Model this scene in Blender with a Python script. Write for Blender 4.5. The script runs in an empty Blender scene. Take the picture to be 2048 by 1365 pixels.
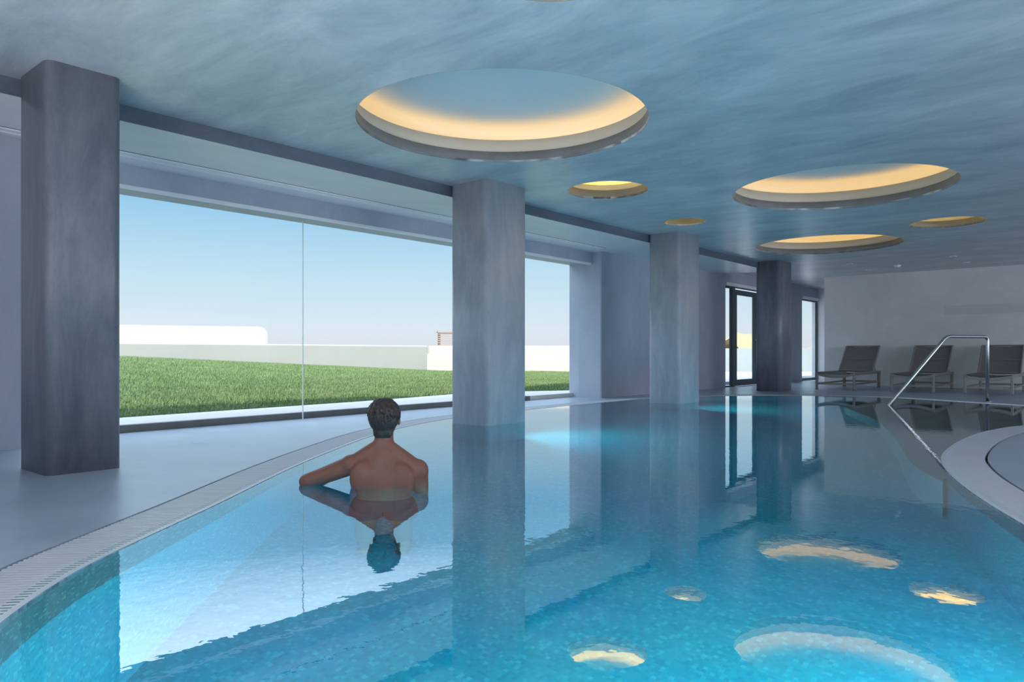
import bpy, bmesh, math, random
import numpy as np
from mathutils import Vector, Matrix
from mathutils.geometry import tessellate_polygon
random.seed(7); rng = np.random.default_rng(7)
scene = bpy.context.scene
COL = scene.collection
# World axes: X runs along the window wall, Y points out through the windows, Z up, floor and water level near 0.
# ------------------------------------------------------------------ camera
cam_d = bpy.data.cameras.new('camera'); cam = bpy.data.objects.new('camera', cam_d); COL.objects.link(cam)
cam.location = (0, 0, .72)
cam.rotation_euler = (math.radians(90), 0, -math.atan2(.7636, .6457))
cam_d.sensor_width = 36; cam_d.lens = 1450/2048*36
cam_d.shift_y = (706-682.5)/2048
cam_d.clip_start = .02; cam_d.clip_end = 2000
scene.camera = cam
# ------------------------------------------------------------------ world
W = bpy.data.worlds.new('sky'); scene.world = W; W.use_nodes = True
nt = W.node_tree; nt.nodes.clear()
o = nt.nodes.new('ShaderNodeOutputWorld'); bg = nt.nodes.new('ShaderNodeBackground')
tc = nt.nodes.new('ShaderNodeTexCoord'); sp = nt.nodes.new('ShaderNodeSeparateXYZ')
cr = nt.nodes.new('ShaderNodeValToRGB')
nt.links.new(tc.outputs['Generated'], sp.inputs[0]); nt.links.new(sp.outputs['Z'], cr.inputs[0])
nt.links.new(cr.outputs[0], bg.inputs[0]); nt.links.new(bg.outputs[0], o.inputs[0])
e = cr.color_ramp.elements
e[0].position = 0.0; e[0].color = (.68, .69, .75, 1)
e[1].position = 1.0; e[1].color = (1.5, 2.0, 2.7, 1)
for p, c in ((.035, (.65, .74, .82, 1)), (.11, (.48, .68, .80, 1)), (.20, (.26, .53, .77, 1)), (.25, (.32, .60, .86, 1)), (.40, (2.1, 2.45, 2.9, 1))):
    k = e.new(p); k.color = c
bg.inputs[1].default_value = 1.12
# ------------------------------------------------------------------ sun, fill, exposure
sd = bpy.data.lights.new('sun', 'SUN'); so = bpy.data.objects.new('sun', sd); COL.objects.link(so)
sd.energy = 4.4; sd.angle = math.radians(.6); sd.color = (1, .90, .76)
so.rotation_euler = Vector((-math.cos(math.radians(28)), -.15, math.sin(math.radians(28)))).to_track_quat('Z', 'Y').to_euler()
so.location = (-20, 0, 20)
scene.view_settings.view_transform = 'Standard'; scene.view_settings.look = 'None'
scene.view_settings.gamma = 1; scene.view_settings.use_curve_mapping = False
scene.view_settings.exposure = 0.0

# fill lamps added out of sight: behind the camera, up to the ceiling, underwater
def area(name, loc, direction, sx, sy, power, color):
    d = bpy.data.lights.new(name, 'AREA'); d.shape = 'RECTANGLE'; d.size = sx; d.size_y = sy
    d.energy = power; d.color = color
    ob = bpy.data.objects.new(name, d); COL.objects.link(ob); ob.location = loc
    ob.rotation_euler = Vector(direction).to_track_quat('-Z', 'Y').to_euler()
    return ob
FILL = area('rear_fill', (-5.7, 0.5, 1.2), (1, .0, .22), 9, 1.5, 10, (.80, .88, 1))  # added fill lamp standing in for daylight from behind
FILL2 = area('side_fill', (10.5, -7.7, 1.2), (.6, 1, .12), 12, 1.5, 380, (.80, .88, 1))  # added fill lamp from the side, brightens the lounger wall
area('ceiling_fill', (-2.4, .8, .98), (.7, .25, 1), 2.6, 3.6, 200, (1, .94, .88)).data.spread = math.radians(110)  # added lamp standing in for light bounced up to the ceiling
area('ceiling_fill', (2.2, -3.6, .98), (0, .2, 1), 7, 3.5, 230, (1, .93, .87)).data.spread = math.radians(125)  # second added ceiling fill, no fixture here
for x, y, dx, dy, pw in ((.9, -.10, .75, 1, 62), (1.9, -.18, .25, 1, 64), (2.7, .05, .6, 1, 15), (.34, 1.3, 1, .35, 6)):  # unseen lamps added below the frame to brighten the water
    area('underwater_fill', (x, y, -.75), (dx, dy, -.05), .5, .3, pw, (.75, .96, 1))
for x in (6.0, 10.06):  # more added lamps, hidden behind the columns that stand in the water
    area('underwater_fill', (x, 5.02, -.55), (.25, -1, .05), .14, .4, 62, (.75, .96, 1))

# ------------------------------------------------------------------ materials
def mat(name, color=(.5, .5, .5), rough=.5, metal=0.0, spec=.5):
    m = bpy.data.materials.new(name); m.use_nodes = True
    b = m.node_tree.nodes['Principled BSDF']
    b.inputs['Base Color'].default_value = (*color, 1); b.inputs['Roughness'].default_value = rough
    b.inputs['Metallic'].default_value = metal; b.inputs['Specular IOR Level'].default_value = spec
    return m
def N(m, t, **kw):
    n = m.node_tree.nodes.new(t)
    for k, v in kw.items(): setattr(n, k, v)
    return n
def L(m, a, b): m.node_tree.links.new(a, b)
def noisy(name, c1, c2, scale=(1, 1, 1), nscale=3, rough=.4, rvar=.0, bump=.0, bscale=30, detail=8, spec=.5, lo=.3, hi=.7, metal=0., distort=.4, bdist=.01, coord='Object'):
    m = mat(name, c1, rough, metal, spec)
    b = m.node_tree.nodes['Principled BSDF']
    tc = N(m, 'ShaderNodeTexCoord'); mp = N(m, 'ShaderNodeMapping'); mp.inputs['Scale'].default_value = scale
    L(m, tc.outputs[coord], mp.inputs[0])
    n1 = N(m, 'ShaderNodeTexNoise'); n1.inputs['Scale'].default_value = nscale; n1.inputs['Detail'].default_value = detail
    n1.inputs['Roughness'].default_value = .72; n1.inputs['Distortion'].default_value = distort
    L(m, mp.outputs[0], n1.inputs['Vector'])
    r = N(m, 'ShaderNodeValToRGB'); r.color_ramp.elements[0].position = lo; r.color_ramp.elements[1].position = hi
    r.color_ramp.elements[0].color = (*c1, 1); r.color_ramp.elements[1].color = (*c2, 1)
    L(m, n1.outputs['Fac'], r.inputs[0]); L(m, r.outputs[0], b.inputs['Base Color'])
    if rvar:
        mr = N(m, 'ShaderNodeMapRange'); mr.inputs['To Min'].default_value = rough-rvar; mr.inputs['To Max'].default_value = rough+rvar
        L(m, n1.outputs['Fac'], mr.inputs[0]); L(m, mr.outputs[0], b.inputs['Roughness'])
    if bump:
        n2 = N(m, 'ShaderNodeTexNoise'); n2.inputs['Scale'].default_value = bscale; n2.inputs['Detail'].default_value = 5
        L(m, mp.outputs[0], n2.inputs['Vector'])
        bp = N(m, 'ShaderNodeBump'); bp.inputs['Strength'].default_value = bump; bp.inputs['Distance'].default_value = bdist
        L(m, n2.outputs['Fac'], bp.inputs['Height']); L(m, bp.outputs[0], b.inputs['Normal'])
    return m
M = {}
M['ceiling'] = noisy('ceiling_plaster', (.40, .45, .50), (.68, .70, .73), (1.3, .45, 1), 2.2, .34, .06, .25, 14, spec=.6, lo=.36, hi=.66, bdist=.006)
M['soffit'] = noisy('soffit_plaster', (.74, .74, .77), (.84, .83, .84), (.6, 1.2, 1), 2, .38, .05, .15, 12, bdist=.005)
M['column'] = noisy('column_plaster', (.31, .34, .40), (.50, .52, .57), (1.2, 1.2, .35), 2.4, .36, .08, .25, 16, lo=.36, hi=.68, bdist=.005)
M['fascia'] = noisy('shaded_fascia_plaster', (.075, .095, .13), (.14, .165, .21), (.4, 1, 1), 3, .5, .05, .2, 14, bdist=.005)  # dark tone puts the shade on the beam's face into its colour
M['pier'] = noisy('pier_plaster', (.34, .37, .46), (.45, .48, .56), (1, 1, .5), 1.6, .5, .05, .2, 14, bdist=.005)
M['lounge_wall'] = noisy('lounge_wall_plaster', (.55, .56, .56), (.70, .69, .67), (1, .7, .9), 1.0, .55, .05, .2, 10, bdist=.005)
M['wall_patch'] = noisy('wall_patch_plaster', (.50, .50, .50), (.60, .59, .58), (1, .7, .9), 2.0, .6, .05, .2, 10, bdist=.005)
M['floor'] = noisy('polished_cement', (.28, .34, .43), (.42, .49, .58), (1.0, 1.0, 1), 1.5, .30, .08, .12, 9, spec=.5, lo=.3, hi=.72, bdist=.004, distort=0)
M['white'] = mat('white_paint', (.80, .79, .76), .7)
M['white_wall'] = noisy('white_render', (.60, .545, .47), (.66, .60, .52), nscale=.6, rough=.9, bump=.2, bscale=8, spec=.2)
M['coffer_white'] = mat('coffer_white_plaster', (.80, .90, .95), .6)
M['coffer_cream'] = mat('coffer_cream_plaster', (.70, .66, .58), .6)
M['rim'] = noisy('coffer_rim_plaster', (.17, .18, .20), (.24, .25, .27), nscale=3, rough=.5)
M['frame'] = mat('anthracite_frame', (.055, .075, .09), .4, .3)
M['silicone'] = mat('clear_joint', (.75, .85, .82), .3)
M['alu'] = mat('white_aluminium', (.80, .82, .85), .35)
M['slot_white'] = mat('slot_white', (.92, .93, .95), .3)
M['slot_dark'] = mat('slot_dark', (.12, .13, .15), .6)
M['steel'] = mat('brushed_steel', (.62, .61, .60), .22, 1.0)
M['lframe'] = mat('champagne_aluminium', (.30, .28, .27), .4, .5)
M['sling'] = noisy('taupe_mesh_fabric', (.15, .145, .145), (.21, .20, .20), (1, 1, 1), 60, .8, spec=.2)
M['stone'] = noisy('pale_terrace_stone', (.60, .56, .54), (.70, .66, .64), nscale=2, rough=.9, spec=.2)
M['kerb'] = noisy('shaded_kerb_stone', (.16, .155, .15), (.22, .21, .20), nscale=8, rough=.8, spec=.2)  # shade on the kerb's riser is painted in as a dark stone tone
M['grate'] = mat('white_grating', (.58, .61, .67), .4)
M['channel'] = mat('channel_dark', (.03, .035, .05), .8)
M['soil'] = noisy('lawn_ground', (.08, .135, .05), (.12, .18, .08), nscale=4, rough=1, spec=.1)
M['grass'] = noisy('grass_blades', (.14, .22, .085), (.28, .36, .17), nscale=2.0, rough=.8, spec=.15, lo=.3, hi=.7)
M['hill'] = noisy('sandy_hill', (.36, .26, .11), (.50, .42, .27), nscale=.08, rough=1, spec=.1)
M['parapet'] = noisy('pale_blue_render', (.30, .345, .355), (.34, .385, .39), nscale=.6, rough=.9, spec=.2)
M['louvre'] = mat('louvre_brown', (.36, .29, .25), .7)
M['skin'] = noisy('skin', (.21, .082, .058), (.30, .12, .085), nscale=7, rough=.45, spec=.35)
M['hair'] = noisy('dark_brown_hair', (.028, .017, .016), (.065, .042, .038), (1, 1, .5), 40, .42)
M['shorts'] = mat('dark_swim_shorts', (.02, .025, .045), .8)
M['eye'] = mat('eye_white', (.75, .73, .70), .3); M['lip'] = mat('lips', (.40, .15, .12), .5)
def emis(name, c, s):
    m = bpy.data.materials.new(name); m.use_nodes = True; m.node_tree.nodes.clear()
    e = N(m, 'ShaderNodeEmission'); e.inputs[0].default_value = (*c, 1); e.inputs[1].default_value = s
    o = N(m, 'ShaderNodeOutputMaterial'); L(m, e.outputs[0], o.inputs[0]); return m
M['led'] = emis('warm_led', (1, .50, .10), 4.3)
M['led_small'] = emis('amber_led', (1, .52, .06), 17)
# mosaic tiles: per-tile random tone
def mosaic(name, cols, size, rough=.25):
    m = mat(name, cols[0], rough, 0, .5); b = m.node_tree.nodes['Principled BSDF']
    tc = N(m, 'ShaderNodeTexCoord'); mp = N(m, 'ShaderNodeVectorMath', operation='SNAP')
    mp.inputs[1].default_value = (size, size, size)
    off = N(m, 'ShaderNodeVectorMath', operation='ADD'); off.inputs[1].default_value = (.003, .004, .006)
    L(m, tc.outputs['Object'], off.inputs[0]); L(m, off.outputs[0], mp.inputs[0])
    wn = N(m, 'ShaderNodeTexWhiteNoise'); L(m, mp.outputs[0], wn.inputs['Vector'])
    r = N(m, 'ShaderNodeValToRGB'); r.color_ramp.elements.remove(r.color_ramp.elements[1])
    r.color_ramp.elements[0].position = 0; r.color_ramp.elements[0].color = (*cols[0], 1)
    for i, c in enumerate(cols[1:]):
        k = r.color_ramp.elements.new((i+1)/(len(cols)-1)); k.color = (*c, 1)
    L(m, wn.outputs['Value'], r.inputs[0])
    big = N(m, 'ShaderNodeTexNoise'); big.inputs['Scale'].default_value = 1.2; big.inputs['Detail'].default_value = 2
    L(m, tc.outputs['Object'], big.inputs['Vector'])
    mx = N(m, 'ShaderNodeMixRGB', blend_type='MULTIPLY'); mx.inputs[0].default_value = .35
    L(m, r.outputs[0], mx.inputs[1]); L(m, big.outputs['Color'], mx.inputs[2])
    L(m, mx.outputs[0], b.inputs['Base Color']); return m
M['tile_blue'] = mosaic('turquoise_mosaic', [(.0, .46, .60), (.0, .55, .69), (.01, .62, .76), (.02, .52, .66), (.14, .80, .88)], .019)
M['tile_band'] = mosaic('grey_green_mosaic', [(.07, .20, .21), (.09, .24, .25), (.13, .28, .29), (.08, .22, .25), (.34, .50, .50)], .019)
M['tile_shelf'] = mosaic('pale_mosaic', [(.40, .56, .58), (.46, .62, .63), (.52, .66, .66), (.42, .58, .62)], .03)
# water surface: see-through with a tint, mirror reflections that grow towards grazing angles, small ripples
def water():
    m = bpy.data.materials.new('pool_water'); m.use_nodes = True; m.node_tree.nodes.clear()
    o = N(m, 'ShaderNodeOutputMaterial'); mix = N(m, 'ShaderNodeMixShader')
    tr = N(m, 'ShaderNodeBsdfRefraction'); tr.inputs['IOR'].default_value = 1.33; tr.inputs['Roughness'].default_value = 0.0
    gl = N(m, 'ShaderNodeBsdfGlossy'); gl.inputs['Roughness'].default_value = 0.0
    f2 = N(m, 'ShaderNodeFresnel'); f2.inputs['IOR'].default_value = 1.33
    ge = N(m, 'ShaderNodeNewGeometry'); fr = N(m, 'ShaderNodeMix'); fr.data_type = 'FLOAT'
    lw = N(m, 'ShaderNodeLayerWeight'); lw.inputs['Blend'].default_value = .5
    pw = N(m, 'ShaderNodeMath', operation='POWER'); pw.inputs[1].default_value = 2.1; L(m, lw.outputs['Facing'], pw.inputs[0])
    f1 = N(m, 'ShaderNodeMath', operation='MULTIPLY_ADD'); f1.inputs[1].default_value = .95; f1.inputs[2].default_value = .04; L(m, pw.outputs[0], f1.inputs[0])
    L(m, ge.outputs['Backfacing'], fr.inputs[0]); L(m, f1.outputs[0], fr.inputs[2]); L(m, f2.outputs[0], fr.inputs[3])
    ab = N(m, 'ShaderNodeVolumeAbsorption'); ab.inputs['Color'].default_value = (.18, .86, .95, 1); ab.inputs['Density'].default_value = .55
    L(m, ab.outputs[0], o.inputs['Volume'])
    tc = N(m, 'ShaderNodeTexCoord')
    n1 = N(m, 'ShaderNodeTexNoise'); n1.inputs['Scale'].default_value = 13; n1.inputs['Detail'].default_value = 2.5
    n2 = N(m, 'ShaderNodeTexNoise'); n2.inputs['Scale'].default_value = .45; n2.inputs['Detail'].default_value = 1
    mr = N(m, 'ShaderNodeMapRange'); mr.inputs['From Min'].default_value = .35; mr.inputs['From Max'].default_value = .62
    mr.inputs['To Min'].default_value = .2; mr.inputs['To Max'].default_value = 1
    mu = N(m, 'ShaderNodeMath', operation='MULTIPLY')
    L(m, tc.outputs['Object'], n1.inputs['Vector']); L(m, tc.outputs['Object'], n2.inputs['Vector'])
    L(m, n2.outputs['Fac'], mr.inputs[0]); L(m, n1.outputs['Fac'], mu.inputs[0]); L(m, mr.outputs[0], mu.inputs[1])
    bp = N(m, 'ShaderNodeBump'); bp.inputs['Strength'].default_value = 1; bp.inputs['Distance'].default_value = .00046
    L(m, mu.outputs[0], bp.inputs['Height']); L(m, bp.outputs[0], gl.inputs['Normal']); L(m, bp.outputs[0], tr.inputs['Normal'])
    L(m, fr.outputs[0], mix.inputs[0]); L(m, tr.outputs[0], mix.inputs[1]); L(m, gl.outputs[0], mix.inputs[2])
    L(m, mix.outputs[0], o.inputs[0]); return m
M['water'] = water()
def glass():
    m = bpy.data.materials.new('window_glass'); m.use_nodes = True; m.node_tree.nodes.clear()
    o = N(m, 'ShaderNodeOutputMaterial'); mix = N(m, 'ShaderNodeMixShader')
    tr = N(m, 'ShaderNodeBsdfTransparent'); tr.inputs[0].default_value = (.985, .995, .995, 1)
    gl = N(m, 'ShaderNodeBsdfGlossy'); gl.inputs['Roughness'].default_value = 0.0
    fr = N(m, 'ShaderNodeFresnel'); fr.inputs['IOR'].default_value = 1.09
    ge = N(m, 'ShaderNodeNewGeometry'); sb = N(m, 'ShaderNodeMath', operation='SUBTRACT'); sb.inputs[0].default_value = 1
    mu = N(m, 'ShaderNodeMath', operation='MULTIPLY'); L(m, ge.outputs['Backfacing'], sb.inputs[1]); L(m, sb.outputs[0], mu.inputs[0]); L(m, fr.outputs[0], mu.inputs[1])
    L(m, mu.outputs[0], mix.inputs[0]); L(m, tr.outputs[0], mix.inputs[1]); L(m, gl.outputs[0], mix.inputs[2])
    L(m, mix.outputs[0], o.inputs[0]); return m
M['glass'] = glass()

# ------------------------------------------------------------------ mesh helpers
def link(name, me, m=None, parent=None, smooth=False):
    ob = bpy.data.objects.new(name, me); COL.objects.link(ob)
    if m is not None:
        for mm in (m if isinstance(m, (list, tuple)) else [m]): me.materials.append(mm)
    if parent: ob.parent = parent
    if smooth:
        for p in me.polygons: p.use_smooth = True
    return ob
def obj(name, bm, m, parent=None, smooth=False):
    bmesh.ops.recalc_face_normals(bm, faces=bm.faces[:])
    me = bpy.data.meshes.new(name); bm.to_mesh(me); bm.free()
    return link(name, me, m, parent, smooth)
def struct(ob): ob['kind'] = 'structure'; return ob
def tag(ob, label, cat, group=None):
    ob['label'] = label; ob['category'] = cat
    if group: ob['group'] = group
    return ob
def empty(name, loc, rz=0.0):
    ob = bpy.data.objects.new(name, None); COL.objects.link(ob); ob.location = loc; ob.rotation_euler = (0, 0, rz)
    ob.empty_display_size = .1; return ob
def box(bm, x0, x1, y0, y1, z0, z1, bev=0.0, seg=2, mtx=None):
    r = bmesh.ops.create_cube(bm, size=1)
    vs = r['verts']
    for v in vs: v.co = Vector((x0+(v.co.x+.5)*(x1-x0), y0+(v.co.y+.5)*(y1-y0), z0+(v.co.z+.5)*(z1-z0)))
    if bev:
        es = {e for v in vs for e in v.link_edges}
        r2 = bmesh.ops.bevel(bm, geom=list(es), offset=bev, segments=seg, affect='EDGES', profile=.5)
        vs = list({v for f in r2['faces'] for v in f.verts} | {v for v in vs if v.is_valid})
    if mtx is not None:
        for v in vs: v.co = mtx @ v.co
    return vs
def bxo(name, x0, x1, y0, y1, z0, z1, m, parent=None, bev=0.0):
    bm = bmesh.new(); box(bm, x0, x1, y0, y1, z0, z1, bev); return obj(name, bm, m, parent)
def tube(bm, pts, r, seg=12, cap=True):
    pts = [Vector(p) for p in pts]; rings = []
    up = None
    for i, p in enumerate(pts):
        if i == 0: d = pts[1]-p
        elif i == len(pts)-1: d = p-pts[i-1]
        else: d = ((pts[i+1]-p).normalized()+(p-pts[i-1]).normalized())
        d.normalize()
        if up is None:
            up = Vector((0, 0, 1)) if abs(d.z) < .9 else Vector((1, 0, 0))
        a = d.cross(up).normalized(); b = a.cross(d).normalized(); up = b
        rr = r[i] if isinstance(r, (list, tuple)) else r
        rings.append([bm.verts.new(p+a*math.cos(t)*rr+b*math.sin(t)*rr) for t in [2*math.pi*k/seg for k in range(seg)]])
    for i in range(len(rings)-1):
        for k in range(seg):
            bm.faces.new((rings[i][k], rings[i][(k+1) % seg], rings[i+1][(k+1) % seg], rings[i+1][k]))
    if cap:
        bm.faces.new(rings[0][::-1]); bm.faces.new(rings[-1])
def lathe(bm, prof, seg=96, closed=False, c=(0, 0, 0)):
    rings = []
    for r, z in prof:
        if r < 1e-6: rings.append([bm.verts.new((c[0], c[1], c[2]+z))])
        else: rings.append([bm.verts.new((c[0]+r*math.cos(t), c[1]+r*math.sin(t), c[2]+z)) for t in [2*math.pi*k/seg for k in range(seg)]])
    n = len(rings); rng_ = range(n) if closed else range(n-1)
    for i in rng_:
        A, B = rings[i], rings[(i+1) % n]
        for k in range(seg):
            if len(A) == 1: bm.faces.new((A[0], B[(k+1) % seg], B[k]))
            elif len(B) == 1: bm.faces.new((A[k], A[(k+1) % seg], B[0]))
            else: bm.faces.new((A[k], A[(k+1) % seg], B[(k+1) % seg], B[k]))
def poly_holes(bm, loops, z0, z1=None):
    """flat polygon with holes at z0; if z1 given, a slab down/up to z1"""
    L3 = [[Vector((x, y, 0)) for x, y in lp] for lp in loops]
    tri = tessellate_polygon(L3)
    flat = [p for lp in loops for p in lp]
    def lay(z):
        vs = [bm.verts.new((x, y, z)) for x, y in flat]
        for t in tri:
            try: bm.faces.new([vs[i] for i in t])
            except ValueError: pass
        return vs
    A = lay(z0)
    if z1 is not None:
        B = lay(z1); k = 0
        for lp in loops:
            n = len(lp)
            for i in range(n):
                a, b = k+i, k+(i+1) % n
                bm.faces.new((A[a], A[b], B[b], B[a]))
            k += n
def spline(pts, n=10):
    out = []; m = len(pts)
    for i in range(m):
        p0, p1, p2, p3 = (np.array(pts[(i+j-1) % m], float) for j in range(4))
        d1 = max(np.linalg.norm(p1-p0), 1e-6)**.5; d2 = max(np.linalg.norm(p2-p1), 1e-6)**.5; d3 = max(np.linalg.norm(p3-p2), 1e-6)**.5
        m1 = ((p1-p0)/d1-(p2-p0)/(d1+d2)+(p2-p1)/d2)*d2
        m2 = ((p2-p1)/d2-(p3-p1)/(d2+d3)+(p3-p2)/d3)*d2
        for k in range(n):
            t = k/n
            out.append(tuple((2*t**3-3*t*t+1)*p1+(t**3-2*t*t+t)*m1+(-2*t**3+3*t*t)*p2+(t**3-t*t)*m2))
    return out
def resample(lp, step):
    P = np.array(lp+[lp[0]]); s = np.r_[0, np.cumsum(np.linalg.norm(np.diff(P, axis=0), axis=1))]
    n = int(s[-1]/step); t = np.arange(n)*s[-1]/n
    return [(float(a), float(b)) for a, b in zip(np.interp(t, s, P[:, 0]), np.interp(t, s, P[:, 1]))]
def offset(lp, d):
    P = np.array(lp); T = np.roll(P, -1, 0)-np.roll(P, 1, 0); T /= np.linalg.norm(T, axis=1)[:, None]
    Nn = np.c_[T[:, 1], -T[:, 0]]; ar = .5*np.sum(P[:, 0]*np.roll(P[:, 1], -1)-np.roll(P[:, 0], -1)*P[:, 1])
    if ar < 0: Nn = -Nn
    return [tuple(map(float, q)) for q in P+Nn*d]
def plan(x, d):            # point at distance d in front of the viewing spot and x to its right
    return (.6457*x+.7636*d, -.7636*x+.6457*d)

# ------------------------------------------------------------------ pool outline (plan)
raw = [(.38, 1.9), (.50, 2.13), (.60, 2.295), (.74, 2.47), (.905, 2.647), (1.101, 2.812), (1.707, 3.283), (2.62, 4.02), (3.572, 4.70), (3.985, 4.97), (4.734, 5.36),
       (5.721, 5.67), (7.123, 5.78), (8.7, 5.78), (10.05, 5.69), (11.2, 5.32), (12.2, 4.5), (12.68, 3.7), (12.75, 3.05), (12.58, 2.45), (12.25, 1.8), (11.9, 1.04),
       (11.6, .2), (11.2, -.6), (10.5, -1.0), (9.8, -.5), (9.35, .25), (8.842, .72), (8.054, .95), (7.125, 1.03), (6.3, 1.02), (5.752, .972), (5.215, .863),
       (4.762, .734), (4.176, .524), (3.701, .323), (3.1, .07), (2.4, -.2), (1.6, -.36), (.95, -.25), (.45, .08), (.2, .6), (.17, 1.15), (.25, 1.55)]
POOL = resample(spline(raw, 10), .05)
GRATE = offset(POOL, .27)
WZ = -.002
# deck: everything between the grating and the room's walls
RX0, RX1, RY0 = -6.0, 21.2, -8.0
bm = bmesh.new()
outer = [(RX0, RY0), (RX1, RY0), (RX1, 6.85), (RX0, 6.85)]
poly_holes(bm, [outer, GRATE[::-1]], 0.0, -.12)
struct(obj('floor', bm, M['floor']))
# channel below the grating
bm = bmesh.new()
poly_holes(bm, [offset(POOL, .268), offset(POOL, .02)[::-1]], -.05, -.12)
struct(obj('trim_1', bm, M['channel']))
# grating: slats across the channel with two thin runners
def grating():
    bm = bmesh.new()
    lp = resample(spline(raw, 10), .024); A = offset(lp, .022); B = offset(lp, .254); n = len(lp)
    for i in range(n):
        a, b = Vector((*A[i], 0)), Vector((*B[i], 0)); d = Vector(lp[(i+1) % n])-Vector(lp[i]); d = Vector((d.x, d.y, 0)).normalized()*.0050
        q = [a-d, a+d, b+d, b-d]
        t = [bm.verts.new((v.x, v.y, .001)) for v in q]; u = [bm.verts.new((v.x, v.y, -.02)) for v in q]
        bm.faces.new(t); bm.faces.new(u[::-1])
        for k in range(4): bm.faces.new((t[k], u[k], u[(k+1) % 4], t[(k+1) % 4]))
    return obj('overflow_grating', bm, M['grate'])
tag(grating(), 'pale slatted overflow grating following the curved edge of the pool', 'grating')
# raised pool lip on the water side
bm = bmesh.new(); poly_holes(bm, [offset(POOL, .022), POOL[::-1]], .0005, -.06)
struct(obj('trim_2', bm, M['grate']))
# basin
def wallband(name, lp, z0, z1, m):
    bm = bmesh.new(); n = len(lp)
    a = [bm.verts.new((x, y, z0)) for x, y in lp]; b = [bm.verts.new((x, y, z1)) for x, y in lp]
    for i in range(n): bm.faces.new((a[i], a[(i+1) % n], b[(i+1) % n], b[i]))
    lp2 = offset(lp, .06)
    c = [bm.verts.new((x, y, z0)) for x, y in lp2]; d = [bm.verts.new((x, y, z1)) for x, y in lp2]
    for i in range(n):
        j = (i+1) % n
        bm.faces.new((c[i], d[i], d[j], c[j])); bm.faces.new((a[i], c[i], c[j], a[j])); bm.faces.new((b[i], b[j], d[j], d[i]))
    return struct(obj(name, bm, m))
PZ = -1.285
wallband('trim_3', POOL, -.001, -.32, M['tile_band'])
wallband('wall_pool', POOL, -.32, PZ, M['tile_blue'])
bm = bmesh.new(); poly_holes(bm, [offset(POOL, .05)], PZ, PZ-.1); struct(obj('floor_pool', bm, M['tile_blue']))
# shallow entry shelf filling the channel beside the island
shelf_in = [(12.66, 3.3), (11.8, 3.25), (10.6, 2.95), (8.86, 2.15), (6.9, 1.50), (5.5, 1.08), (4.95, .80)]
shelf_out = [(5.215, .85), (5.752, .96), (6.3, 1.01), (7.125, 1.02), (8.054, .94), (8.842, .71), (9.35, .24), (9.8, -.5), (10.5, -.98), (11.2, -.59), (11.6, .2), (11.9, 1.04), (12.25, 1.8), (12.58, 2.45), (12.74, 3.05)]
shelf_in = spline([(13.2, 3.2)]+shelf_in+[(4.6, .5)], 8)[8:-16]
bm = bmesh.new(); poly_holes(bm, [shelf_in+shelf_out], -.32, PZ+.001); struct(obj('floor_shelf', bm, M['tile_shelf']))
# water sheet
bm = bmesh.new(); poly_holes(bm, [offset(POOL, .015)], WZ, PZ-.05)
w = obj('pool_water', bm, M['water']); 
tag(w, 'still turquoise water filling the curved indoor pool', 'water'); w['kind'] = 'stuff'

# ------------------------------------------------------------------ columns
def rounded_rect(x0, x1, y0, y1, r, seg=8):
    out = []
    for cx, cy, a in ((x1-r, y1-r, 0), (x0+r, y1-r, 90), (x0+r, y0+r, 180), (x1-r, y0+r, 270)):
        for k in range(seg+1):
            t = math.radians(a+90*k/seg); out.append((cx+r*math.cos(t), cy+r*math.sin(t)))
    return out
ZC = 2.434; ZS = 2.325
M['column_dark'] = noisy('dark_column_plaster', (.13, .14, .18), (.27, .275, .31), (1.4, 1.4, .35), 2.6, .34, .08, .25, 16, lo=.36, hi=.68, bdist=.005)  # column plaster in darker tones, for the nearest and farthest columns
def column(x0, x1, y0, y1, z0, r, label, m='column'):
    bm = bmesh.new(); bx_, by_ = x0, y0
    poly_holes(bm, [[(a-x0, b-y0) for a, b in rounded_rect(x0, x1, y0, y1, r)]], 0, ZC+.02-z0)
    ob = obj('column', bm, M[m])
    ob.location = (x0, y0, z0)
    for p in ob.data.polygons: p.use_smooth = abs(p.normal.z) < .5
    tag(ob, label, 'column', 'plastered columns'); return ob
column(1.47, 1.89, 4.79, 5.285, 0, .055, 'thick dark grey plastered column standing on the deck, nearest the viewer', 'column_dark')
column(5.27, 5.90, 4.78, 5.29, PZ, .06, 'rounded grey column rising from the water just right of the bather')
column(9.32, 9.97, 4.79, 5.29, PZ, .06, 'pale grey column rising from the far end of the pool water')
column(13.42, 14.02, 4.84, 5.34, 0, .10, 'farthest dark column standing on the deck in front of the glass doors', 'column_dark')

# ------------------------------------------------------------------ ceiling with coffers
BIG = [(4.11, 3.57), (8.05, 2.29), (12.07, 3.63)]
SMALL = [(6.49, 4.17, .42), (8.71, 4.40, .27), (10.98, 1.79, .44), (2.50, 1.87, .42)]
def circ(c, r, n=96): return [(c[0]+r*math.cos(2*math.pi*k/n), c[1]+r*math.sin(2*math.pi*k/n)) for k in range(n)]
holes = [circ(c, 1.08)[::-1] for c in BIG]+[circ(c[:2], c[2])[::-1] for c in SMALL]
bm = bmesh.new()
poly_holes(bm, [[(RX0, RY0), (RX1, RY0), (RX1, 6.85), (14.1, 6.85), (14.1, 5.29), (RX0, 5.29)]]+holes, ZC, ZC+.02)
struct(obj('ceiling', bm, M['ceiling']))
struct(bxo('ceiling_soffit', RX0, 14.1, 5.29, 6.55, ZS, ZS+.2, M['soffit']))
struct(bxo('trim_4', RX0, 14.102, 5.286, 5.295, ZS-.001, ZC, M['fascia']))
struct(bxo('ceiling_roof', RX0-.4, RX1+.4, RY0-.4, 7.0, 3.0, 3.2, M['white_wall']))
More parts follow.
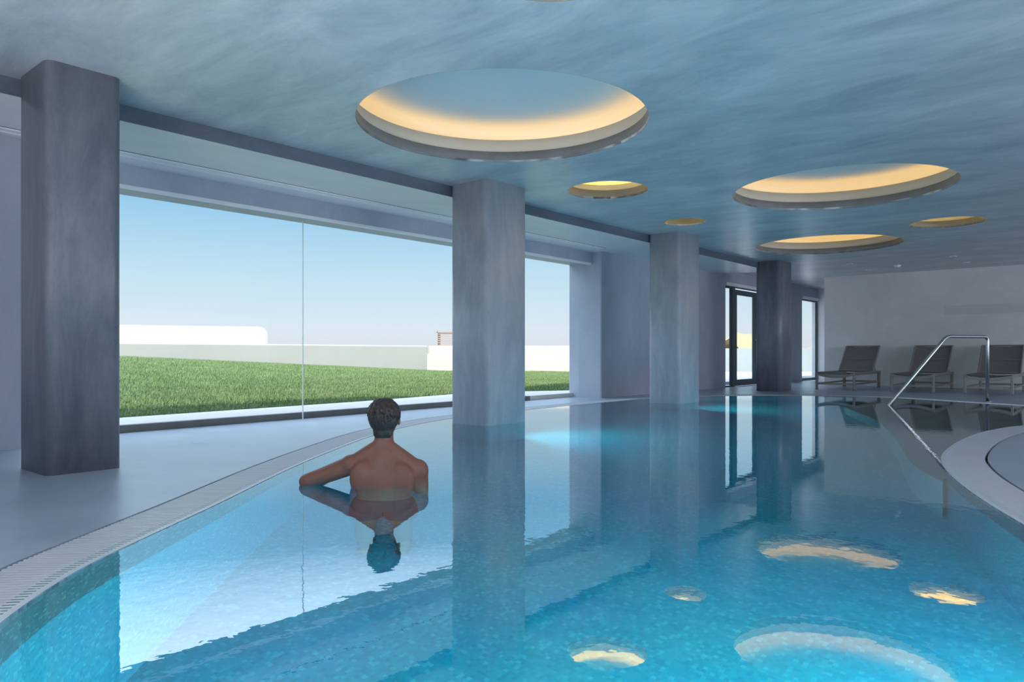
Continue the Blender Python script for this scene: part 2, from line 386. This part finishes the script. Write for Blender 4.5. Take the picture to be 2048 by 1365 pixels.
def coffer(c, R, small, label, group):
    t = empty('cove_light', (c[0], c[1], ZC))
    tag(t, label, 'ceiling light', group)
    bm = bmesh.new(); lathe(bm, [(R, -.001), (R, .095), (R+.03, .095), (R+.03, .0215), (R+.002, .0215), (R+.002, .0215)][:4], 96)
    obj('rim', bm, M['rim'], t, True)
    s = .5 if small else 1
    h1 = .215 if not small else .16
    bm = bmesh.new(); lathe(bm, [(R+.05*s, .092), (R+.05*s, h1), (R+.09*s, h1), (R+.09*s, .12), (R+.22*s, .12)], 96)
    obj('recess_wall', bm, M['coffer_cream'], t, True)
    h2 = .36 if not small else .24
    prof = [(R+.22*s, .12)]
    rc = .10*s
    for k in range(7):
        a = math.radians(90*k/6); prof.append((R+.22*s-rc+rc*math.cos(a), h2-rc+rc*math.sin(a)))
    prof += [(R*.5, h2+.01), (0, h2+.01)]
    bm = bmesh.new(); lathe(bm, prof, 96); obj('recess_ceiling', bm, M['coffer_white'], t, True)
    bm = bmesh.new(); lathe(bm, [(R+.15*s, h1-.055), (R+.18*s, h1-.055), (R+.18*s, h1-.03), (R+.15*s, h1-.03)], 96, True)
    obj('led_strip', bm, M['led_small'] if small else M['led'], t)
    return t
g1, g2 = 'large round cove lights', 'small round cove lights'
coffer(BIG[0], 1.08, 0, 'largest looking round cove recess with yellow glow, above the bather', g1)
coffer(BIG[1], 1.08, 0, 'large round glowing recess at right of the ceiling, between two small amber ones', g1)
coffer(BIG[2], 1.08, 0, 'farthest large round glowing recess, just in front of the farthest dark column', g1)
coffer(SMALL[0][:2], SMALL[0][2], 1, 'small round amber recess above and right of the column beside the bather', g2)
coffer(SMALL[1][:2], SMALL[1][2], 1, 'smallest round recess, right above the pale column at the far end', g2)
coffer(SMALL[2][:2], SMALL[2][2], 1, 'small bright amber round recess at far right of the ceiling', g2)
coffer(SMALL[3][:2], SMALL[3][2], 1, 'small round recess cut off by the top edge of the picture', g2)
# ceiling spots and detector
def downlight(x, y, label):
    t = empty('ceiling_spot', (x, y, ZC)); tag(t, label, 'ceiling light', 'small recessed ceiling spots')
    bm = bmesh.new(); lathe(bm, [(.034, -.001), (.055, -.008), (.062, -.004), (.062, 0), (.034, 0)], 32, True); obj('trim_ring', bm, M['alu'], t, True)
    bm = bmesh.new(); lathe(bm, [(0, -.001), (.034, -.001)], 32); obj('lens', bm, M['slot_dark'], t)
downlight(14.865, 4.045, 'small ceiling spot farthest left, above the first sun lounger')
downlight(16.186, 4.046, 'small ceiling spot second from left, near the lounger wall')
downlight(14.891, 2.334, 'small ceiling spot nearer the viewer of the right hand pair')
downlight(16.037, 2.30, 'small ceiling spot rightmost, close to the lounger wall')
t = empty('smoke_detector', (15.72, 3.404, ZC)); tag(t, 'white smoke detector on the ceiling between the small spots', 'smoke detector')
bm = bmesh.new(); lathe(bm, [(0, -.05), (.03, -.05), (.045, -.035), (.05, -.02), (.065, -.015), (.065, 0)], 32); obj('housing', bm, M['alu'], t, True)
bm = bmesh.new(); lathe(bm, [(.034, -.049), (.038, -.045), (.038, -.040), (.030, -.046)], 32, True); obj('vent_ring', bm, M['slot_dark'], t)

# ------------------------------------------------------------------ window wall
GY = 6.75
PI_ = M['pier']
def pier(name, x0, x1, y0, y1, z0, z1, m=None, bev=.02):
    return struct(bxo(name, x0, x1, y0, y1, z0, z1, m or PI_, None, bev))
pier('wall_window_left', RX0-.4, 1.785, 6.32, 6.95, -.1, ZS+.02)
pier('wall_window_middle', 9.66, 14.34, 6.32, 6.95, -.1, ZS+.02)
pier('wall_window_lintel', 1.70, 9.70, 6.50, 6.95, 2.155, ZS+.02, bev=.004)
struct(bxo('wall_facade', RX0-.4, RX1+.4, 6.6, 7.0, ZS+.021, 3.0, M['white_wall']))
struct(bxo('trim_5', 1.745, 9.66, 6.49, 6.53, 2.118, 2.156, M['alu'], None, .012))
def window(name, x0, x1, z1, joints):
    bm = bmesh.new(); xs = [x0]+joints+[x1]
    w = struct(empty(name, (x0, GY, 0)))
    for a, b in zip(xs[:-1], xs[1:]):
        bm = bmesh.new(); box(bm, a-x0+.003, b-x0-.003, -.006, .006, .005, z1); obj('pane', bm, M['glass'], w)
    for j in joints:
        bm = bmesh.new(); box(bm, j-x0-.002, j-x0+.002, -.008, .008, .005, z1); obj('glass_joint', bm, M['silicone'], w)
    return w
window('window_1', 1.745, 9.66, 2.14, [4.50, 7.6])
# linear slot diffuser
t = empty('slot_diffuser', (1.2, 6.14, ZS)); tag(t, 'long white linear air slot in the soffit along the big window', 'air vent')
bm = bmesh.new(); box(bm, 0, 8.2, -.062, -.036, -.012, 0); box(bm, 0, 8.2, .036, .062, -.012, 0); obj('slot_frame', bm, M['slot_white'], t)
bm = bmesh.new(); box(bm, 0, 8.2, -.036, .036, -.002, -.0005); obj('slot_back', bm, M['slot_dark'], t)
bm = bmesh.new()
for yy in (-.024, -.008, .008, .024): box(bm, 0, 8.2, yy-.005, yy+.005, -.007, -.002)
obj('blades', bm, M['slot_white'], t)
bxo('shadow_line', 0, 8.2, -.070, -.062, -.003, -.0005, M['slot_dark'], t)  # dark strip painting a shadow line along the frame, no real gap

# glass doors and far window
def framed(name, x0, x1, z0, z1, fw=.05, y=6.37, parent=None, glassname='pane', dep=.045):
    fr = None; bm = bmesh.new(); h = dep/2
    box(bm, 0, fw, -h, h, z0, z1); box(bm, x1-x0-fw, x1-x0, -h, h, z0, z1)
    box(bm, fw, x1-x0-fw, -h, h, z0, z0+fw*1.2); box(bm, fw, x1-x0-fw, -h, h, z1-fw, z1)
    ob = obj(name, bm, M['frame'], parent); ob.location = (x0-(parent.location.x if parent else 0), y-(parent.location.y if parent else 0), 0)
    bm = bmesh.new(); box(bm, fw, x1-x0-fw, -.006, .006, z0+fw*1.2, z1-fw); obj(glassname, bm, M['glass'], ob)
    return ob
struct(framed('window_2', 14.34, 14.70, 0.0, 2.10, .025))
def door_leaf(name, x0, x1, hinge):
    d = struct(framed(name, x0, x1, 0.01, 2.07, .11))
    bm = bmesh.new(); xh = (x1-x0-.055) if hinge else .055
    tube(bm, [(xh, -.03, 1.0), (xh, -.08, 1.0), (xh+(-.12 if hinge else .12), -.08, 1.0)], .009, 8)
    obj('door_handle', bm, M['steel'], d); return d
door_leaf('door_1', 14.86, 16.01, 1); door_leaf('door_2', 16.02, 17.15, 0)
struct(bxo('trim_7', 14.70, 14.86, 6.34, 6.40, 0, 2.10, M['frame']))
struct(bxo('trim_8', 14.34, 17.2, 6.34, 6.40, 2.10, 2.16, M['frame']))
struct(bxo('trim_9', 14.34, 17.2, 6.30, 6.335, 2.12, 2.19, M['alu']))
pier('wall_window_door_lintel', 14.34, 17.2, 6.33, 6.5, 2.16, ZC+.02, bev=0)
pier('wall_window_far', 17.2, 19.0, 6.32, 6.5, -.1, ZC+.02)
pier('wall_window_far_lintel', 18.99, RX1, 6.33, 6.5, 2.15, ZC+.02, bev=0)
struct(framed('window_3', 19.0, 20.28, 0.0, 2.12, .05))
struct(bxo('trim_10', 19.0, 20.28, 6.30, 6.33, 2.12, 2.18, M['alu']))
pier('wall_alcove', 20.28, RX1, 4.6, 6.5, -.1, ZC+.02, M['soffit'])
struct(bxo('wall_lounge', 17.17, 17.42, RY0, 5.22, -.1, ZC+.02, M['lounge_wall']))
struct(bxo('wall_alcove_back', 17.42, 20.28, 4.6, 4.8, -.1, ZC+.02, M['lounge_wall']))
struct(bxo('trim_11', 17.166, 17.17, -1.2, 2.85, 1.50, 1.69, M['wall_patch']))
# walls behind the viewer, each left open in a long band for added fill light
struct(bxo('wall_rear_base', RX0-.3, RX0, RY0, 6.32, -.1, .4, PI_)); struct(bxo('wall_rear_top', RX0-.3, RX0, RY0, 6.32, 2.3, ZC+.02, PI_))
struct(bxo('wall_right_base', RX0, 17.05, RY0-.3, RY0, -.1, .4, PI_)); struct(bxo('wall_right_top', RX0, 17.05, RY0-.3, RY0, 2.3, ZC+.02, PI_))

# ------------------------------------------------------------------ handrail
rail_c = empty('pool_handrail', (12.646, 1.543, 0)); tag(rail_c, 'bent stainless steel pool handrail leading down into the water', 'handrail')
A = Vector((12.646, 1.543, 0)); B = Vector((11.90, 1.945, .955)); E_ = Vector((10.93, 2.47, 0)); D_ = (E_-B).normalized(); F_ = E_+D_*.36
def corner(p, a, b, r, n=6):
    a = (a-p).normalized(); b = (b-p).normalized(); return [p+a*r*(1-t)**2+b*r*t*t for t in [k/n for k in range(n+1)]]
top = Vector((A.x, A.y, .955))
pts = [A]+corner(top, A, B, .07)+corner(B, top, F_, .09)+[F_]
bm = bmesh.new(); tube(bm, [p-A for p in pts], .024, 16); obj('rail_tube', bm, M['steel'], rail_c, True)
bm = bmesh.new(); lathe(bm, [(.024, .012), (.055, .012), (.062, .004), (.062, 0), (.024, 0)], 32, True); obj('floor_flange', bm, M['steel'], rail_c, True)

# ------------------------------------------------------------------ sun loungers
def make_lounger():
    t = empty('sun_lounger', (0, 0, 0)); w = .36
    for s in (-1, 1):
        bm = bmesh.new(); y = s*(w-.018); box(bm, 0, 1.95, y-.018, y+.018, .29, .345, .006); obj('side_rail', bm, M['lframe'], t)
        for x, wd in ((.03, .022), (1.85, .05)):
            bm = bmesh.new(); box(bm, x-wd, x+wd, y-.02, y+.02, .012, .30, .004); l = obj('leg', bm, M['lframe'], t)
            bm = bmesh.new(); box(bm, x-wd-.002, x+wd+.002, y-.022, y+.022, 0, .014); obj('foot_cap', bm, M['sling'], l)
        bm = bmesh.new(); box(bm, .05, 1.80, y-.012, y+.012, .10, .13); obj('side_stretcher', bm, M['lframe'], t)
    for x in (.03, 1.85):
        bm = bmesh.new(); box(bm, x-.012, x+.012, -w+.03, w-.03, .10, .135); obj('cross_stretcher', bm, M['lframe'], t)
    # curved cross bar at the foot
    bm = bmesh.new(); n = 12; rows = []
    for k in range(n+1):
        y = -w+.02+(2*w-.04)*k/n; sag = .055*(1-((2*k/n-1)**2)); rows.append([bm.verts.new((xx, y, zz-sag)) for xx, zz in ((0, .335), (.03, .335), (.03, .285), (0, .285))])
    for a, b in zip(rows[:-1], rows[1:]):
        for q in range(4): bm.faces.new((a[q], a[(q+1) % 4], b[(q+1) % 4], b[q]))
    bm.faces.new(rows[0]); bm.faces.new(rows[-1][::-1]); obj('foot_bar', bm, M['lframe'], t)
    def sling(x0, z0, x1, z1, sagx, name, parent, flat):
        bm = bmesh.new(); nx, ny = 12, 10; g = []
        for i in range(nx+1):
            r = []
            for k in range(ny+1):
                v = 2*k/ny-1; u = i/nx; s = sagx*(1-v*v)*(1-(0 if flat else 0)*u)
                dx, dz = x1-x0, z1-z0; ln = math.hypot(dx, dz); nx_, nz_ = dz/ln, -dx/ln
                r.append((x0+dx*u+nx_*s, v*(w-.03), z0+dz*u+nz_*s))
            g.append(r)
        for off in (0, -.006):
            vs = [[bm.verts.new((p[0]+(-off if not flat else 0), p[1], p[2]+(off if flat else 0))) for p in r] for r in g]
            for i in range(nx):
                for k in range(ny): bm.faces.new((vs[i][k], vs[i+1][k], vs[i+1][k+1], vs[i][k+1]))
        return obj(name, bm, M['sling'], parent, True)
    sling(.02, .34, 1.46, .34, .045, 'seat_sling', t, True)
    hx, hz, tx, tz = 1.42, .33, 1.98, .86
    dvec = Vector((tx-hx, 0, tz-hz)).normalized()
    b = None
    bm = bmesh.new()
    for s in (-1, 1): tube(bm, [(hx, s*(w-.03), hz), (tx, s*(w-.03), tz)], .017, 10)
    tube(bm, [(tx, -w+.03, tz), (tx, w-.03, tz)], .014, 10); tube(bm, [(hx+.02, -w+.03, hz+.02), (hx+.02, w-.03, hz+.02)], .012, 10)
    bk = obj('backrest_frame', bm, M['lframe'], t)
    sling(hx+.01, hz+.01, tx, tz, .03, 'backrest_sling', bk, False)
    bm = bmesh.new(); mx, mz = (hx+tx)/2, (hz+tz)/2; tube(bm, [(mx, -w+.05, mz-.012), (mx, w-.05, mz-.012)], .008, 8); obj('back_crossbar', bm, M['lframe'], bk)
    for s in (-1, 1):
        bm = bmesh.new(); tube(bm, [(hx+.18, s*(w-.05), hz+.17), (hx+.30, s*(w-.05), .33)], .008, 8); obj('back_strut', bm, M['lframe'], t)
    return t
def copy_tree(o, parent=None):
    c = o.copy(); COL.objects.link(c); c.parent = parent
    for ch in list(o.children): copy_tree(ch, c)
    return c
lg = make_lounger()
LB = ['taupe sling sun lounger with grey frame, farthest left beside the far window',
      'taupe sling sun lounger in the middle, behind the sloping part of the handrail',
      'taupe sling sun lounger farthest right, behind the upright post of the handrail']
for i, (x, y) in enumerate(((14.74, 4.29), (14.80, 2.97), (14.80, 1.80))):
    q = lg if i == 0 else copy_tree(lg)
    q.location = (x, y, 0); tag(q, LB[i], 'sun lounger', 'sun loungers along the end wall')

# ------------------------------------------------------------------ outside: kerb, terrace, lawn, walls
EX = [(-12, 8.3), (-4, 7.9), (3.0, 7.73), (6, 7.85), (8.2, 8.1), (9.0, 8.0), (9.6, 7.75), (10.4, 7.3), (12, 7.5), (14.5, 9.2), (19.5, 12.5)]
struct(bxo('trim_12', -12, 8.55, 6.87, 6.95, -.1, .066, M['kerb'])); struct(bxo('trim_13', 8.55, 30, 6.87, 6.95, -.1, .066, M['stone']))
bm = bmesh.new(); poly_holes(bm, [[(-12, 6.95), (40, 6.95), (40, 12), (14, 12), (-12, 12)]], .066, -.1); struct(obj('floor_terrace', bm, M['stone']))
exx, exy = [p[0] for p in EX], [p[1] for p in EX]
def edge(u): return np.interp(u, exx, exy)
def gz(u, v):
    zw = np.interp(u, [-12, 0, 6.27, 10.7, 15.0, 17, 30], [1.2, .95, .637, .40, .16, .19, .2])
    s = np.clip((v-edge(u))/(16-edge(u)), 0, 1); s = s*(1.35-.35*s)
    return .07+.03*np.clip((v-edge(u))/.15, 0, 1)+(zw-.10)*s
us = np.linspace(-12, 19.5, 100); nv = 40
bm = bmesh.new(); g = []
for u in us:
    e0 = float(edge(u)); g.append([bm.verts.new((u, e0+(16.2-e0)*k/nv, float(gz(u, e0+(16.2-e0)*k/nv)))) for k in range(nv+1)])
for i in range(len(us)-1):
    for k in range(nv): bm.faces.new((g[i][k], g[i+1][k], g[i+1][k+1], g[i][k+1]))
struct(obj('floor_lawn', bm, M['soil'], None, True))
nb = 240000
u = rng.uniform(1.0, 19.0, nb); v = edge(u)+(16.0-edge(u))*rng.uniform(0, 1, nb)**1.35
keep = (v-11.1)*(15-19.2)-(u-19.2)*(16-11.1) > -99
inside = ~((u > 15) & ((v-16)*(19.2-15)-(u-15)*(11.1-16) > 0)); u, v = u[inside], v[inside]; nb = len(u)
z = gz(u, v); th = rng.uniform(0, 2*np.pi, nb); h_ = rng.uniform(.018, .046, nb); wd = rng.uniform(.0035, .008, nb)
lx, ly = rng.normal(0, .014, nb), rng.normal(0, .014, nb)
co = np.empty((nb, 3, 3)); co[:, 0] = np.c_[u-np.cos(th)*wd, v-np.sin(th)*wd, z-.005]; co[:, 1] = np.c_[u+np.cos(th)*wd, v+np.sin(th)*wd, z-.005]; co[:, 2] = np.c_[u+lx, v+ly, z+h_]
me = bpy.data.meshes.new('lawn_grass'); me.vertices.add(nb*3); me.vertices.foreach_set('co', co.ravel())
me.loops.add(nb*3); me.loops.foreach_set('vertex_index', np.arange(nb*3, dtype=np.int32)); me.polygons.add(nb)
me.polygons.foreach_set('loop_start', np.arange(0, nb*3, 3, dtype=np.int32)); me.update(calc_edges=True); me.validate()
gr = link('lawn_grass', me, M['grass']); tag(gr, 'short green grass growing on the sloping lawn outside the windows', 'grass'); gr['kind'] = 'stuff'
# ground far beyond
struct(bxo('floor_ground', -200, 300, 12, 400, -.3, -.02, M['stone']))
def wall_path(name, pts, th, z0, z1, m, label, cat, bev=.0):
    """vertical wall along plan points, thickness th away from the building"""
    P = [Vector(p) for p in pts]; Nn = []
    for i in range(len(P)):
        a = P[max(i-1, 0)]; b = P[min(i+1, len(P)-1)]; d = (b-a).normalized(); Nn.append(Vector((-d.y, d.x)))
    loop = [tuple(p) for p in P]+[tuple(p+n*th) for p, n in reversed(list(zip(P, Nn)))]
    bm = bmesh.new(); poly_holes(bm, [loop], z0, z1); ob = obj(name, bm, m)
    if bev:
        md = ob.modifiers.new('bevel', 'BEVEL'); md.width = bev; md.segments = 3; md.limit_method = 'ANGLE'
    return tag(ob, label, cat)
corner_p = (15.0, 16.0); end_p = plan(5.2, 21.9)
wall_path('garden_wall', [(-14, 16.0), corner_p], .25, -.1, .93, M['white_wall'], 'long low white garden wall in shade at the top of the lawn', 'wall', .03)
wall_path('garden_wall', [(15.02, 15.97), plan(.55, 21.85), end_p], .25, -.1, .93, M['white_wall'], 'sunlit end of the white garden wall seen beside the column', 'wall', .03)
# taller white building with a rounded corner at its right end
a, b = Vector(plan(-24, 24.2)), Vector(plan(-8.83, 26.0))
d = (b-a).normalized(); n_ = Vector((-d.y, d.x)); ln = (b-a).length
bm = bmesh.new(); prof = [(0, 0), (ln, 0)]+[(ln-.28+.28*math.sin(math.radians(t)), 1.65-.28+.28*math.cos(math.radians(t))) for t in (90, 75, 60, 45, 30, 15, 0)]+[(0, 1.80)]
prof = prof[:1]+prof[1:]
f1 = [bm.verts.new((a.x+d.x*s, a.y+d.y*s, zz)) for s, zz in prof]; f2 = [bm.verts.new((a.x+d.x*s+n_.x*.3, a.y+d.y*s+n_.y*.3, zz)) for s, zz in prof]
bm.faces.new(f1); bm.faces.new(f2[::-1])
for i in range(len(prof)): bm.faces.new((f1[i], f2[i], f2[(i+1) % len(prof)], f1[(i+1) % len(prof)]))
tag(obj('low_building', bm, M['white_wall']), 'taller sunlit cream building with rounded corner beyond the garden wall', 'building')
# louvred vent box beyond the wall
p = plan(-2.46, 23.6); t = empty('louvred_vent', (p[0], p[1], 0), -math.atan2(.7636, .6457)); tag(t, 'brownish louvred box rising behind the garden wall beside the column', 'vent')
bm = bmesh.new()
box(bm, 0, 1.7, 0, .9, 0, .93); box(bm, 0, .05, 0, .9, .93, 1.41); box(bm, 1.65, 1.7, 0, .9, .93, 1.41); box(bm, 0, 1.7, 0, .9, 1.37, 1.42); obj('vent_frame', bm, M['louvre'], t)
bm = bmesh.new()
for k in range(6): box(bm, .05, 1.65, .02, .10, .95+k*.072, .99+k*.072)
obj('louvres', bm, M['louvre'], t)
# pale parapet and sandy hill beyond the doors
wall_path('terrace_parapet', [plan(6.5, 25), plan(13.5, 25)], .3, -.1, .875, M['parapet'], 'pale parapet outside, seen through the glass doors and far window', 'wall')
bm = bmesh.new(); n = 60; hl = []
for i in range(n+1):
    x = 45+50*i/n; d0 = 150
    hz = 3.0+1.3*math.sin(i*.21+.6)+.7*math.sin(i*.55)+.35*math.sin(i*1.3)
    q = [plan(x, d0-12), plan(x, d0-4), plan(x, d0), plan(x, d0+25)]
    hl.append([bm.verts.new((q[0][0], q[0][1], -.1)), bm.verts.new((q[1][0], q[1][1], max(hz*.62+.4*math.sin(i*.8), .1))), bm.verts.new((q[2][0], q[2][1], max(hz, .2))), bm.verts.new((q[3][0], q[3][1], -.1))])
for i in range(n):
    for k in range(3): bm.faces.new((hl[i][k], hl[i+1][k], hl[i+1][k+1], hl[i][k+1]))
tag(obj('sandy_hill', bm, M['hill'], None, True), 'golden sandy hill on the horizon beyond the far doors and window', 'hill')

# ------------------------------------------------------------------ bather
def loft(bm, secs, seg=24):
    rings = []
    for (cx, cy, cz, rx, ry) in secs:
        rings.append([bm.verts.new((cx+rx*math.cos(t), cy+ry*math.sin(t), cz)) for t in [2*math.pi*k/seg for k in range(seg)]])
    for a, b in zip(rings[:-1], rings[1:]):
        for k in range(seg): bm.faces.new((a[k], a[(k+1) % seg], b[(k+1) % seg], b[k]))
    bm.faces.new(rings[0][::-1]); bm.faces.new(rings[-1])
def ell(bm, c, r, rot=None, seg=20):
    R_ = bmesh.ops.create_uvsphere(bm, u_segments=seg, v_segments=seg//2+2, radius=1)
    m = Matrix.Translation(c) @ (rot.to_4x4() if rot else Matrix()) @ Matrix.Diagonal((*r, 1))
    for v in R_['verts']: v.co = m @ v.co
def caps(bm, p, q, r1, r2, seg=14):
    p, q = Vector(p), Vector(q); d = (q-p).normalized()
    up = Vector((0, 0, 1)) if abs(d.z) < .9 else Vector((1, 0, 0)); a = d.cross(up).normalized(); b = a.cross(d)
    rings = []
    prof = [(-math.sin(math.radians(t)), math.cos(math.radians(t))) for t in (80, 55, 30, 0)]
    for s, c in prof: rings.append((p+d*r1*s, r1*c))
    for s, c in prof[::-1]: rings.append((q-d*r2*s, r2*c))
    R_ = [[bm.verts.new(o+a*math.cos(t)*r+b*math.sin(t)*r) for t in [2*math.pi*k/seg for k in range(seg)]] for o, r in rings]
    for x, y in zip(R_[:-1], R_[1:]):
        for k in range(seg): bm.faces.new((x[k], x[(k+1) % seg], y[(k+1) % seg], y[k]))
    bm.faces.new(R_[0][::-1]); bm.faces.new(R_[-1])
def remeshed(name, bm, m, parent, voxel, it, fac=.5):
    bmesh.ops.recalc_face_normals(bm, faces=bm.faces[:])
    me = bpy.data.meshes.new('tmp'); bm.to_mesh(me); bm.free(); tmp = bpy.data.objects.new('tmp', me); COL.objects.link(tmp)
    r = tmp.modifiers.new('r', 'REMESH'); r.mode = 'VOXEL'; r.voxel_size = voxel
    s = tmp.modifiers.new('s', 'SMOOTH'); s.factor = fac; s.iterations = it
    dg = bpy.context.evaluated_depsgraph_get(); dg.update()
    out = bpy.data.meshes.new_from_object(tmp.evaluated_get(dg)); bpy.data.objects.remove(tmp); out.materials.clear()
    out.name = name
    return link(name, out, m, parent, True)
px_, py_ = plan(-.70, 3.95)
person = empty('person', (px_, py_, PZ), -math.atan2(.7636, .6457))
tag(person, 'person seen from behind, chest deep in the pool with left elbow out, short dark hair', 'person')
G = Vector((0, 0, WZ-PZ))       # waterline height above the feet
def V3(x, y, z): return Vector((x, y, z))+G
bm = bmesh.new()
loft(bm, [(x, y, z+G.z, a, b) for x, y, z, a, b in [(0, 0, -.50, .13, .10), (0, 0, -.42, .165, .115), (0, 0, -.30, .150, .105), (0, 0, -.18, .148, .10), (.002, 0, -.08, .162, .108), (.004, 0, .0, .172, .112),
     (.006, 0, .05, .176, .108), (.006, 0, .10, .168, .095), (.004, 0, .145, .135, .078), (.002, .002, .175, .09, .068), (0, .005, .20, .062, .060), (0, .012, .25, .052, .056), (0, .02, .32, .051, .055)]])
caps(bm, V3(-.02, -.012, .215), V3(-.15, -.005, .135), .042, .040); caps(bm, V3(.02, -.012, .215), V3(.165, -.005, .105), .042, .045)
ell(bm, V3(-.094, -.064, .045), (.078, .044, .10)); ell(bm, V3(.100, -.064, .035), (.078, .044, .10))
ell(bm, V3(-.07, -.06, -.10), (.06, .04, .13)); ell(bm, V3(.07, -.06, -.10), (.06, .04, .13))
ell(bm, V3(-.08, .07, .03), (.085, .045, .07)); ell(bm, V3(.08, .07, .03), (.085, .045, .07))
# left arm, elbow out and resting on the surface
ell(bm, V3(-.175, -.003, .112), (.062, .058, .056)); caps(bm, V3(-.18, 0, .108), V3(-.30, .0, .062), .054, .048); caps(bm, V3(-.30, 0, .062), V3(-.425, .015, .020), .048, .040)
caps(bm, V3(-.425, .015, .018), V3(-.33, .13, -.035), .041, .038); caps(bm, V3(-.33, .13, -.035), V3(-.22, .24, -.075), .038, .026)
# right arm hanging down then forward
ell(bm, V3(.187, -.003, .078), (.060, .058, .066)); caps(bm, V3(.19, 0, .07), V3(.212, .0, -.18), .053, .042); caps(bm, V3(.212, 0, -.18), V3(.13, .23, -.12), .041, .027)
def hand(bm, w, d, side, palm):
    d = Vector(d).normalized(); pn = Vector(palm).normalized(); s = d.cross(pn).normalized()
    w = Vector(w)
    for k in (-1, 0, 1): caps(bm, w+s*k*.016, w+d*.085+s*k*.024, .014, .012, 10)
    for k, ln in enumerate((.066, .076, .071, .056)):
        off = (-.030+.020*k)*side; b0 = w+d*.085+s*off; b1 = b0+d*ln*.55+pn*.006; b2 = b1+d*ln*.4+pn*.022
        caps(bm, b0, b1, .0092, .0085, 10); caps(bm, b1, b2, .0085, .0072, 10)
    t0 = w+d*.025-s*.026*side; t1 = t0+d*.035-s*.030*side+pn*.008; t2 = t1+d*.030-s*.008*side+pn*.010
    caps(bm, t0, t1, .0125, .0105, 10); caps(bm, t1, t2, .0105, .009, 10)
hand(bm, V3(-.22, .24, -.075), (.85, .5, -.12), 1, (0, -.1, -1)); hand(bm, V3(.13, .23, -.12), (-.8, .55, .05), -1, (0, -.1, -1))
# legs
for s in (-1, 1):
    caps(bm, V3(s*.085, 0, -.48), V3(s*.10, .02, -.84), .088, .056); caps(bm, V3(s*.10, .02, -.84), V3(s*.105, -.005, -1.0), .056, .055); caps(bm, V3(s*.105, -.005, -1.0), V3(s*.105, -.01, -1.20), .054, .036)
    caps(bm, V3(s*.105, -.03, -1.235), V3(s*.115, .15, -1.25), .038, .024)
    for k in range(5): caps(bm, V3(s*(.080+.017*k), .13-.006*k, -1.254), V3(s*(.082+.018*k), .185-.012*k, -1.262), .012, .010, 8)
# head
H = V3(0, .028, .368)
ell(bm, H+Vector((0, -.004, .018)), (.076, .094, .082)); ell(bm, H+Vector((0, .022, -.035)), (.062, .072, .075)); ell(bm, H+Vector((0, .075, -.088)), (.026, .022, .018))
ell(bm, H+Vector((0, .096, -.022)), (.012, .016, .024)); ell(bm, H+Vector((0, .104, -.036)), (.015, .014, .010)); ell(bm, H+Vector((0, .082, .018)), (.052, .018, .012))
ell(bm, H+Vector((0, .086, -.062)), (.024, .012, .011))
for s in (-1, 1): ell(bm, H+Vector((s*.078, .006, -.018)), (.010, .018, .030))
body = remeshed('body', bm, M['skin'], person, .0065, 9)
bm = bmesh.new()
bm.free()
for s in (-1, 1): bm = bmesh.new(); ell(bm, H+Vector((s*.030, .0885, .000)), (.012, .008, .007)); obj('eye', bm, M['eye'], person, True)
bm = bmesh.new(); ell(bm, H+Vector((0, .0965, -.062)), (.021, .005, .006)); obj('lips', bm, M['lip'], person, True)
# hair: cap plus combed locks
bm = bmesh.new()
ell(bm, H+Vector((0, -.014, .027)), (.085, .098, .078)); ell(bm, H+Vector((0, -.040, -.012)), (.078, .066, .072)); ell(bm, H+Vector((0, -.045, -.060)), (.056, .040, .062))
caps(bm, H+Vector((-.03, -.052, -.085)), H+Vector((-.022, -.040, -.115)), .022, .012); caps(bm, H+Vector((.03, -.052, -.085)), H+Vector((.022, -.040, -.115)), .022, .012); caps(bm, H+Vector((0, -.058, -.085)), H+Vector((0, -.046, -.118)), .022, .012)
r_ = random.Random(3)
for k in range(520):
    th = r_.uniform(0, 2*math.pi); ph = r_.uniform(-.95, 1.45)
    n = Vector((math.cos(ph)*math.cos(th), math.cos(ph)*math.sin(th), math.sin(ph)))
    if n.y > .45 and n.z < .35: continue
    if n.z < -.2 and n.y > -.05: continue
    p = H+Vector((n.x*.084, n.y*.098-.016, n.z*(.080 if n.z > 0 else .105)+.022))
    if n.z < -.55: p.x *= .85
    tdir = Vector((-n.y*.5+r_.uniform(-.5, .5), n.x*.5+r_.uniform(-.3, .3), -1.0+r_.uniform(-.5, .4))); tdir -= n*tdir.dot(n); tdir.normalize()
    q = p+tdir*r_.uniform(.018, .034)+n*r_.uniform(-.006, .004)
    caps(bm, p, q, r_.uniform(.0045, .007), .0028, 8)
remeshed('hair', bm, M['hair'], person, .0032, 1)
bm = bmesh.new()
loft(bm, [(0, 0, z+G.z, a, b) for z, a, b in [(-.30, .157, .118), (-.36, .168, .126), (-.44, .178, .130), (-.52, .176, .125)]])
for s in (-1, 1): loft(bm, [(s*x, .004, z+G.z, a, b) for x, z, a, b in [(.085, -.48, .098, .112), (.092, -.60, .097, .10), (.096, -.72, .090, .092)]])
remeshed('swim_shorts', bm, M['shorts'], person, .008, 3)
